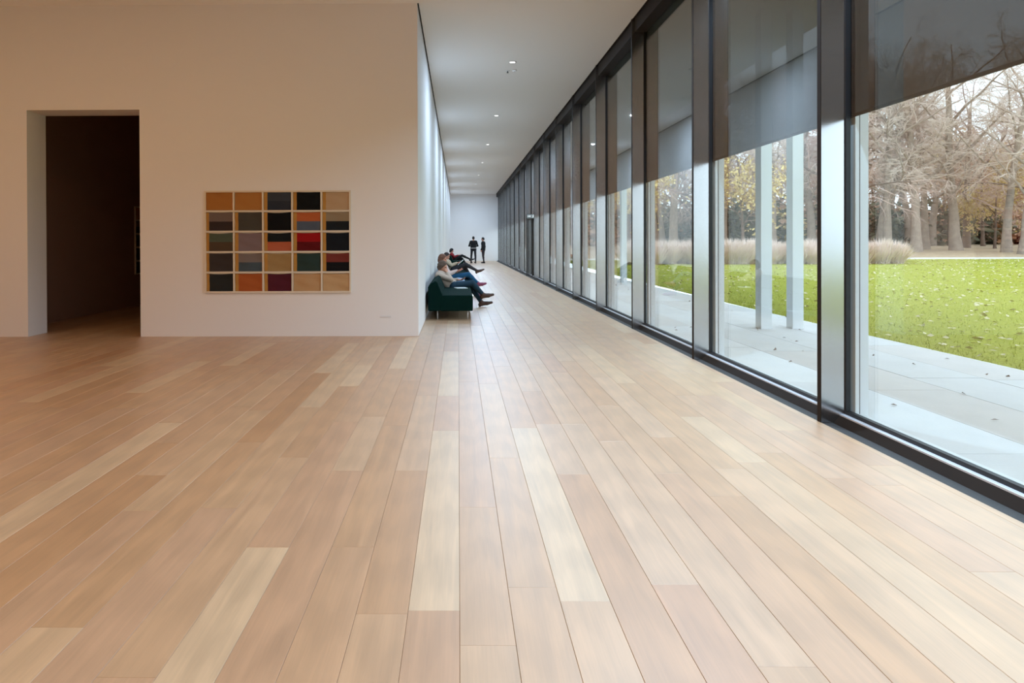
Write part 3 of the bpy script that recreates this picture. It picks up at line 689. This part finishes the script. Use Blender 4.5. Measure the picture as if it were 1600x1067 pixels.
def ground(name, x0, x1, y0, y1, nx, ny, m, dz=0):
    xs = np.linspace(x0, x1, nx+1); ys = np.linspace(y0, y1, ny+1); V = [(x, y, gz(x, y)+dz) for y in ys for x in xs]
    F = [(j*(nx+1)+i, j*(nx+1)+i+1, (j+1)*(nx+1)+i+1, (j+1)*(nx+1)+i) for j in range(ny) for i in range(nx)]
    return link(name, np_mesh(name, V, F, m, True))
M_litter = mat('leaf_litter', (.44,.31,.19), .95, noise=.45, nscale=3, bump=.6, bscale=14)
S(ground('lawn', XT, 150, -30, 43.2, 60, 60, M_lawn), 'bright green lawn scattered with fallen leaves', 'lawn')
S(ground('woodland_floor', XT, 150, 45.0, 190, 40, 90, M_litter), 'brown leaf-covered ground under the bare trees', 'ground')
S(ground('garden_path', XT, 150, 43.2, 45.0, 40, 3, mat('pale_gravel', (.62,.57,.50), .9, noise=.15, nscale=30)), 'pale gravel path along the far edge of lawn', 'path')
S(MB().box(-60, XT, 70, 190, -.3, -.05).build('meadow', M_lawn), 'grass beyond the far end of the building', 'ground')
# short grass tufts and fallen leaves near the terrace
rs = np.random.RandomState(5)
def scatter_tris(n, xr, yr, h, wd, flat=False, powr=1.0):
    x = xr[0] + (xr[1]-xr[0])*rs.rand(n)**powr; y = yr[0] + (yr[1]-yr[0])*rs.rand(n); z = np.array([gz(a, b) for a, b in zip(x, y)])
    a = rs.rand(n)*6.283; dx, dy = np.cos(a)*wd, np.sin(a)*wd
    if not flat:
        V = np.stack([np.stack([x-dx,y-dy,z-.005],1), np.stack([x+dx,y+dy,z-.005],1), np.stack([x+rs.randn(n)*h*.5,y+rs.randn(n)*h*.5,z+h*(.5+rs.rand(n))],1)],1).reshape(-1,3)
        return V, np.arange(3*n).reshape(-1,3)
    e = wd*.6; t = rs.randn(n)*.012
    V = np.stack([np.stack([x-dx,y-dy,z+.022],1), np.stack([x+dy*.5,y-dx*.5,z+.03+t],1), np.stack([x+dx,y+dy,z+.026],1), np.stack([x-dy*.5,y+dx*.5,z+.032-t],1)],1).reshape(-1,3)
    return V, np.arange(4*n).reshape(-1,4)
M_blade = mat('grass_blade', (.44,.45,.06), .8, noise=.3, nscale=2)
V, F = scatter_tris(26000, (XT+.01, 22), (4, 36), .045, .006, powr=1.6)
g_ = link('grass_tufts', np_mesh('grass_tufts', V, F, M_blade)); tag(g_, 'short grass blades standing on the lawn by the terrace', 'grass', kind='stuff')
M_leafs = mat('dry_leaf', (.62,.53,.33), .8, noise=.3, nscale=4)
V, F = scatter_tris(9000, (XT+.1, 40), (3, 43), 0, .05, True)
g_ = link('fallen_leaves', np_mesh('fallen_leaves', V, F, M_leafs)); tag(g_, 'dry tan leaves scattered over the green lawn', 'leaves', kind='stuff')
V, F = scatter_tris(70, (3.3, XT), (3, 30), 0, .028, True); V[:,2] -= .016
g_ = link('terrace_leaves', np_mesh('terrace_leaves', V, F, mat('brown_leaf', (.20,.13,.10), .8))); tag(g_, 'few brown leaves blown onto the pale terrace', 'leaves', kind='stuff')
# white columns in pairs and the canopy they carry
def column(x, y, label):
    e = empty('column', (x, y, 0)); tag(e, label, 'column', 'paired terrace columns')
    MB().box(0, .18, 0, .22, 0, 5.2).build('shaft', M_extwhite, e, bevel=.006)
    MB().box(-.005, .185, -.005, .225, 0, .012).build('base_plate', M_rail, e)
for y in (-.5, 11.5, 23.5, 35.5, 47.5):
    for x in (4.92, 5.43): column(x, y, 'square white column standing in a pair on the terrace')
S(MB().box(XG+.25, 6.3, YB-2, YE+2, 5.2, 5.42).build('canopy_roof', M_extwhite), 'flat white canopy carried by the terrace columns', 'roof')

# ------------------------------------------------------------ trees
def tubes_np(branches):
    """branches: list of (pts Nx3, radii N, sides)"""
    V = []; F = []; o = 0
    for pts, rad, n in branches:
        m_ = len(pts); d = np.gradient(pts, axis=0); d /= np.linalg.norm(d, axis=1)[:, None]+1e-9
        up = np.array([0,0,1.0]) if abs(d[0,2]) < .85 else np.array([1.0,0,0])
        u = np.cross(d, up); u /= np.linalg.norm(u, axis=1)[:, None]+1e-9; w_ = np.cross(u, d)
        a = np.arange(n)*2*np.pi/n
        ring = pts[:, None, :] + (u[:, None, :]*np.cos(a)[None, :, None] + w_[:, None, :]*np.sin(a)[None, :, None])*rad[:, None, None]
        V.append(ring.reshape(-1, 3)); i, k = np.meshgrid(np.arange(m_-1), np.arange(n), indexing='ij')
        q = np.stack([i*n+k, i*n+(k+1) % n, (i+1)*n+(k+1) % n, (i+1)*n+k], -1).reshape(-1, 4)
        F.append(q+o); o += m_*n
    return np.concatenate(V), np.concatenate(F)
def make_tree(seed, height, r0, droop, spread, fork=.35, dens=1.0, lean=0):
    g = np.random.RandomState(seed); big = []; fine = []; tips = []
    def path(p, d, ln, nseg, wob, grav):
        pts = [p]; d = d/np.linalg.norm(d)
        for i in range(nseg):
            d = d + g.randn(3)*wob + np.array([0,0,grav]); d /= np.linalg.norm(d); p = p + d*ln/nseg; pts.append(p)
        return np.array(pts), d
    def grow(p, d, ln, r, lvl):
        nseg = [9,7,5,4,3][lvl]; grav = [.02, -.01, -.03*droop, -.10*droop, -.16*droop][lvl]
        pts, de = path(p, d, ln, nseg, [.05,.13,.17,.2,.22][lvl], grav)
        rad = r*np.linspace(1, [.45,.35,.35,.4,.4][lvl], len(pts))
        if lvl == 0: rad[0] *= 1.45; rad[1] *= 1.08
        (big if lvl < 2 else fine).append((pts, rad, [9,6,4,3,3][lvl]))
        if lvl == 4: tips.append(pts[-1]); return
        nb = int([12,9,9,7][lvl]*dens)
        for k in range(nb):
            t = (fork + (1-fork)*(k+g.rand())/nb) if lvl == 0 else (.2+.8*(k+g.rand())/nb)
            f = t*(len(pts)-1); i = min(int(f), len(pts)-2); q0 = pts[i]+(pts[i+1]-pts[i])*(f-i); dd = pts[i+1]-pts[i]; dd /= np.linalg.norm(dd)
            a = g.rand()*6.283; side = np.array([math.cos(a), math.sin(a), 0]); side -= dd*(side@dd); side /= np.linalg.norm(side)+1e-9
            ang = [.95,.85,.8,.8][lvl]*spread*(.7+.6*g.rand()); nd = dd*math.cos(ang)+side*math.sin(ang)+np.array([0,0,.15 if lvl == 0 else 0])
            ln2 = ln*[.52,.50,.48,.5][lvl]*(1.15-.55*t)*(.7+.6*g.rand()); r2 = max(.0065, rad[i]*[.5,.5,.45,.6][lvl]*(.7+.4*g.rand()))
            grow(q0, nd, ln2, r2, lvl+1)
    grow(np.array([0,0,-.15]), np.array([lean,0,1.0]), height, r0, 0)
    return big, fine, tips
M_bark = mat('pale_bark', srgb(158,140,126), .95, noise=.5, nscale=3, bump=.7, bscale=12)
M_bark2 = mat('brown_bark', srgb(126,104,90), .95, noise=.5, nscale=3, bump=.7, bscale=12)
M_twig = mat('pale_twig', srgb(216,197,184), .9); M_twig2 = mat('rosy_twig', srgb(204,176,164), .9)
M_gold = mat('ochre_leaf', srgb(214,188,124), .8, noise=.3, nscale=2); M_rust = mat('russet_leaf', srgb(192,150,122), .8, noise=.3, nscale=2)
M_ever = mat('dull_green_leaf', srgb(96,92,68), .85, noise=.35, nscale=2)
def leaf_cloud(pts, n, size, spread, seed):
    g = np.random.RandomState(seed); c = pts[g.randint(len(pts), size=n)] + g.randn(n, 3)*spread
    a = g.randn(n, 3); a /= np.linalg.norm(a, axis=1)[:, None]; b = np.cross(a, g.randn(n, 3)); b /= np.linalg.norm(b, axis=1)[:, None]
    s_ = size*(.6+.8*g.rand(n))[:, None]
    V = np.stack([c-a*s_, c-b*s_*.55, c+a*s_, c+b*s_*.55], 1).reshape(-1, 3); return V, np.arange(4*n).reshape(-1, 4)
kinds = {}
def tree_kind(key, seed, h, r0, droop, spread, fork, bark, twig, leaf=None, nleaf=0, dens=1.0, lean=0):
    big, fine, tips = make_tree(seed, h, r0, droop, spread, fork, dens, lean)
    v, f = tubes_np(big); m1 = np_mesh('trunk', v, f, bark, True)
    v, f = tubes_np(fine); m2 = np_mesh('twigs', v, f, twig)
    m3 = None
    if leaf: v, f = leaf_cloud(np.array(tips), nleaf, .13, .35, seed); m3 = np_mesh('leaves', v, f, leaf)
    kinds[key] = (m1, m2, m3)
def plant(key, x, y, rz, s_, label, group, name='bare_tree'):
    m1, m2, m3 = kinds[key]; e = empty(name, (x, y, gz(x, y)), rz); e.scale = (s_, s_, s_)
    tag(e, label, 'tree', group); link('trunk', m1, e); t = link('twigs', m2, e); t['kind'] = 'stuff'
    if m3: t = link('leaves', m3, e); t['kind'] = 'stuff'
tree_kind('droop', 1, 11.5, .33, 1.0, 1.0, .28, M_bark, M_twig)
tree_kind('tall', 2, 13.5, .30, .5, .85, .38, M_bark, M_twig)
tree_kind('rosy', 3, 12, .28, .8, 1.05, .25, M_bark2, M_twig2)
tree_kind('gold', 4, 7.5, .13, .5, .9, .25, M_bark2, M_twig2, M_gold, 3200, .8)
tree_kind('rust', 5, 9.5, .18, .6, 1.0, .3, M_bark2, M_twig2, M_rust, 5000, .8)
LB = {'droop': ('bare tree with thick pale trunk and drooping branches beyond the lawn', 'drooping park trees'),
      'tall': ('tall slender bare tree rising from the woodland edge', 'tall park trees'),
      'rosy': ('bare tree with rosy brown twigs in the park', 'rosy park trees'),
      'gold': ('small tree with ochre autumn leaves at the woodland edge', 'ochre park trees'),
      'rust': ('russet-leaved tree standing among bare trees', 'russet park trees')}
def at_px(px, y): return (px-717)*y/1100.0
spots = [('tall',1372,56,.9), ('droop',1384,54,.95), ('droop',1427,53,1.0), ('tall',1441,57,.95), ('droop',1489,55,1.15), ('rosy',1503,60,1.0), ('rust',1530,66,.9), ('gold',1548,58,.8),
         ('tall',1566,52,1.0), ('droop',1594,49,1.0), ('rosy',1640,55,1.1), ('droop',1690,52,1.0), ('tall',1760,55,1.0), ('rosy',1840,52,1.0), ('tall',1330,58,1.0), ('rosy',1305,55,1.0),
         ('droop',1268,57,1.0), ('rosy',1236,60,1.0), ('gold',1160,52,1.0), ('tall',1206,56,1.0), ('droop',1128,58,1.05), ('rosy',1090,56,1.0), ('droop',1052,55,1.0), ('tall',1022,60,1.0), ('gold',1000,52,.9),
         ('rosy',978,58,1.0), ('droop',940,60,1.0), ('rosy',900,62,1.0), ('gold',1478,70,1.1), ('rust',1250,68,1.0), ('gold',1590,68,1.0), ('tall',870,66,1.0)]
rr = random.Random(21)
for key, px, y, s_ in spots: plant(key, at_px(px, y), y, rr.uniform(0, 6.28), s_*rr.uniform(.95,1.05), *LB[key])
for i in range(46):     # second and third rows
    y = rr.uniform(66, 105); px = 820 + (1000)*((i*0.618) % 1); key = rr.choice(['tall','rosy','droop','rosy','tall','rust'])
    plant(key, at_px(px, y), y, rr.uniform(0, 6.28), rr.uniform(.9,1.2), *LB[key])
for i in range(12):     # along the far side of the lawn, to the right
    y = -8 + i*4.6; key = rr.choice(['tall','rosy','droop']); plant(key, rr.uniform(62,80), y, rr.uniform(0,6.28), rr.uniform(.9,1.1), *LB[key])
# dark undergrowth
def shrub_mesh(seed, m, n=1600):
    g = np.random.RandomState(seed); pts = g.randn(160, 3)*np.array([1.2,1.0,.6]); pts[:,2] = np.abs(pts[:,2])*1.5+.2
    v, f = leaf_cloud(pts, n, .17, .25, seed); v[:,2] = np.maximum(v[:,2], 0); return np_mesh('foliage', v, f, m)
sm = [shrub_mesh(31, M_ever), shrub_mesh(32, M_rust), shrub_mesh(33, M_gold), shrub_mesh(34, M_ever)]
stem = MB()
for k in range(7): stem.tube([(0,0,-.1),(.5*math.cos(k),.5*math.sin(k),1.0),(.9*math.cos(k),.9*math.sin(k),1.9)], [.04,.03,.012], 5)
stem = stem.mesh('stems', M_bark2)
SL = [('dull green shrub under the park trees','green undergrowth'), ('russet shrub under the park trees','russet undergrowth'), ('ochre shrub under the park trees','ochre undergrowth'), ('dull green shrub under the park trees','green undergrowth')]
for i in range(64):
    y = rr.uniform(70, 112); px = 830 + 960*((i*.618+.3) % 1); k = rr.choice([0,0,3,3,1,2]); x = at_px(px, y)
    e = empty('shrub', (x, y, gz(x, y)), rr.uniform(0,6)); s_ = rr.uniform(1.2, 2.2); e.scale = (s_*1.3, s_*1.3, s_); tag(e, SL[k][0], 'shrub', SL[k][1])
    t = link('foliage', sm[k], e); t['kind'] = 'stuff'; link('stems', stem, e)
# pale ornamental grass clumps along the lawn edge
M_plume = mat('pale_plume', srgb(232,212,200), .9, noise=.2, nscale=3)
def clump_mesh(seed, n=520):
    g = np.random.RandomState(seed); a = g.rand(n)*6.283; r_ = .35*np.sqrt(g.rand(n)); b = np.stack([r_*np.cos(a), r_*np.sin(a), np.zeros(n)], 1)
    e_ = g.rand(n); d = np.stack([np.cos(a)*.75*e_, np.sin(a)*.75*e_, 1.35-.55*e_**2-.4*g.rand(n)], 1); w_ = np.stack([-np.sin(a), np.cos(a), 0*a], 1)
    mid = b+d*.6; tip = b+d+np.stack([np.cos(a), np.sin(a), -.3+0*a], 1)*.14*g.rand(n)[:, None]
    V = np.stack([b-w_*.008, b+w_*.008, mid+w_*.018, tip, mid-w_*.018], 1).reshape(-1, 3); o = np.arange(n)[:, None]*5
    return np_mesh('plumes', V, np.concatenate([o+np.array([[0,1,2,4]])], 0), M_plume), V, n
def clump2(seed, n=520):
    me, V, n = clump_mesh(seed, n); o = np.arange(n)[:, None]*5
    F = [tuple(q) for q in (o+np.array([[0,1,2,4]]))] + [tuple(q) for q in (o+np.array([[4,2,3]]))]
    me = bpy.data.meshes.new('plumes'); me.from_pydata(V.tolist(), [], F); me.materials.append(M_plume); return me
cm = [clump2(s) for s in (41, 42, 43)]
crown = MB().lathe([(.36,-.05),(.34,.06),(.2,.12),(.02,.14)], n=12).mesh('crown', M_litter, True)
for i in range(66):
    px = 985 + (i//2)*12.9 + rr.uniform(-4,4); y = (37.8, 40.2)[i % 2] + rr.uniform(-.5, .5); x = at_px(px, y)
    e = empty('ornamental_grass', (x, y, gz(x, y)), rr.uniform(0,6)); s_ = rr.uniform(.8,1.15); e.scale = (s_, s_, s_); tag(e, 'pale feathery ornamental grass clump at the lawn edge', 'grass clump', 'ornamental grasses')
    t = link('plumes', cm[i % 3], e); t['kind'] = 'stuff'; link('crown', crown, e)
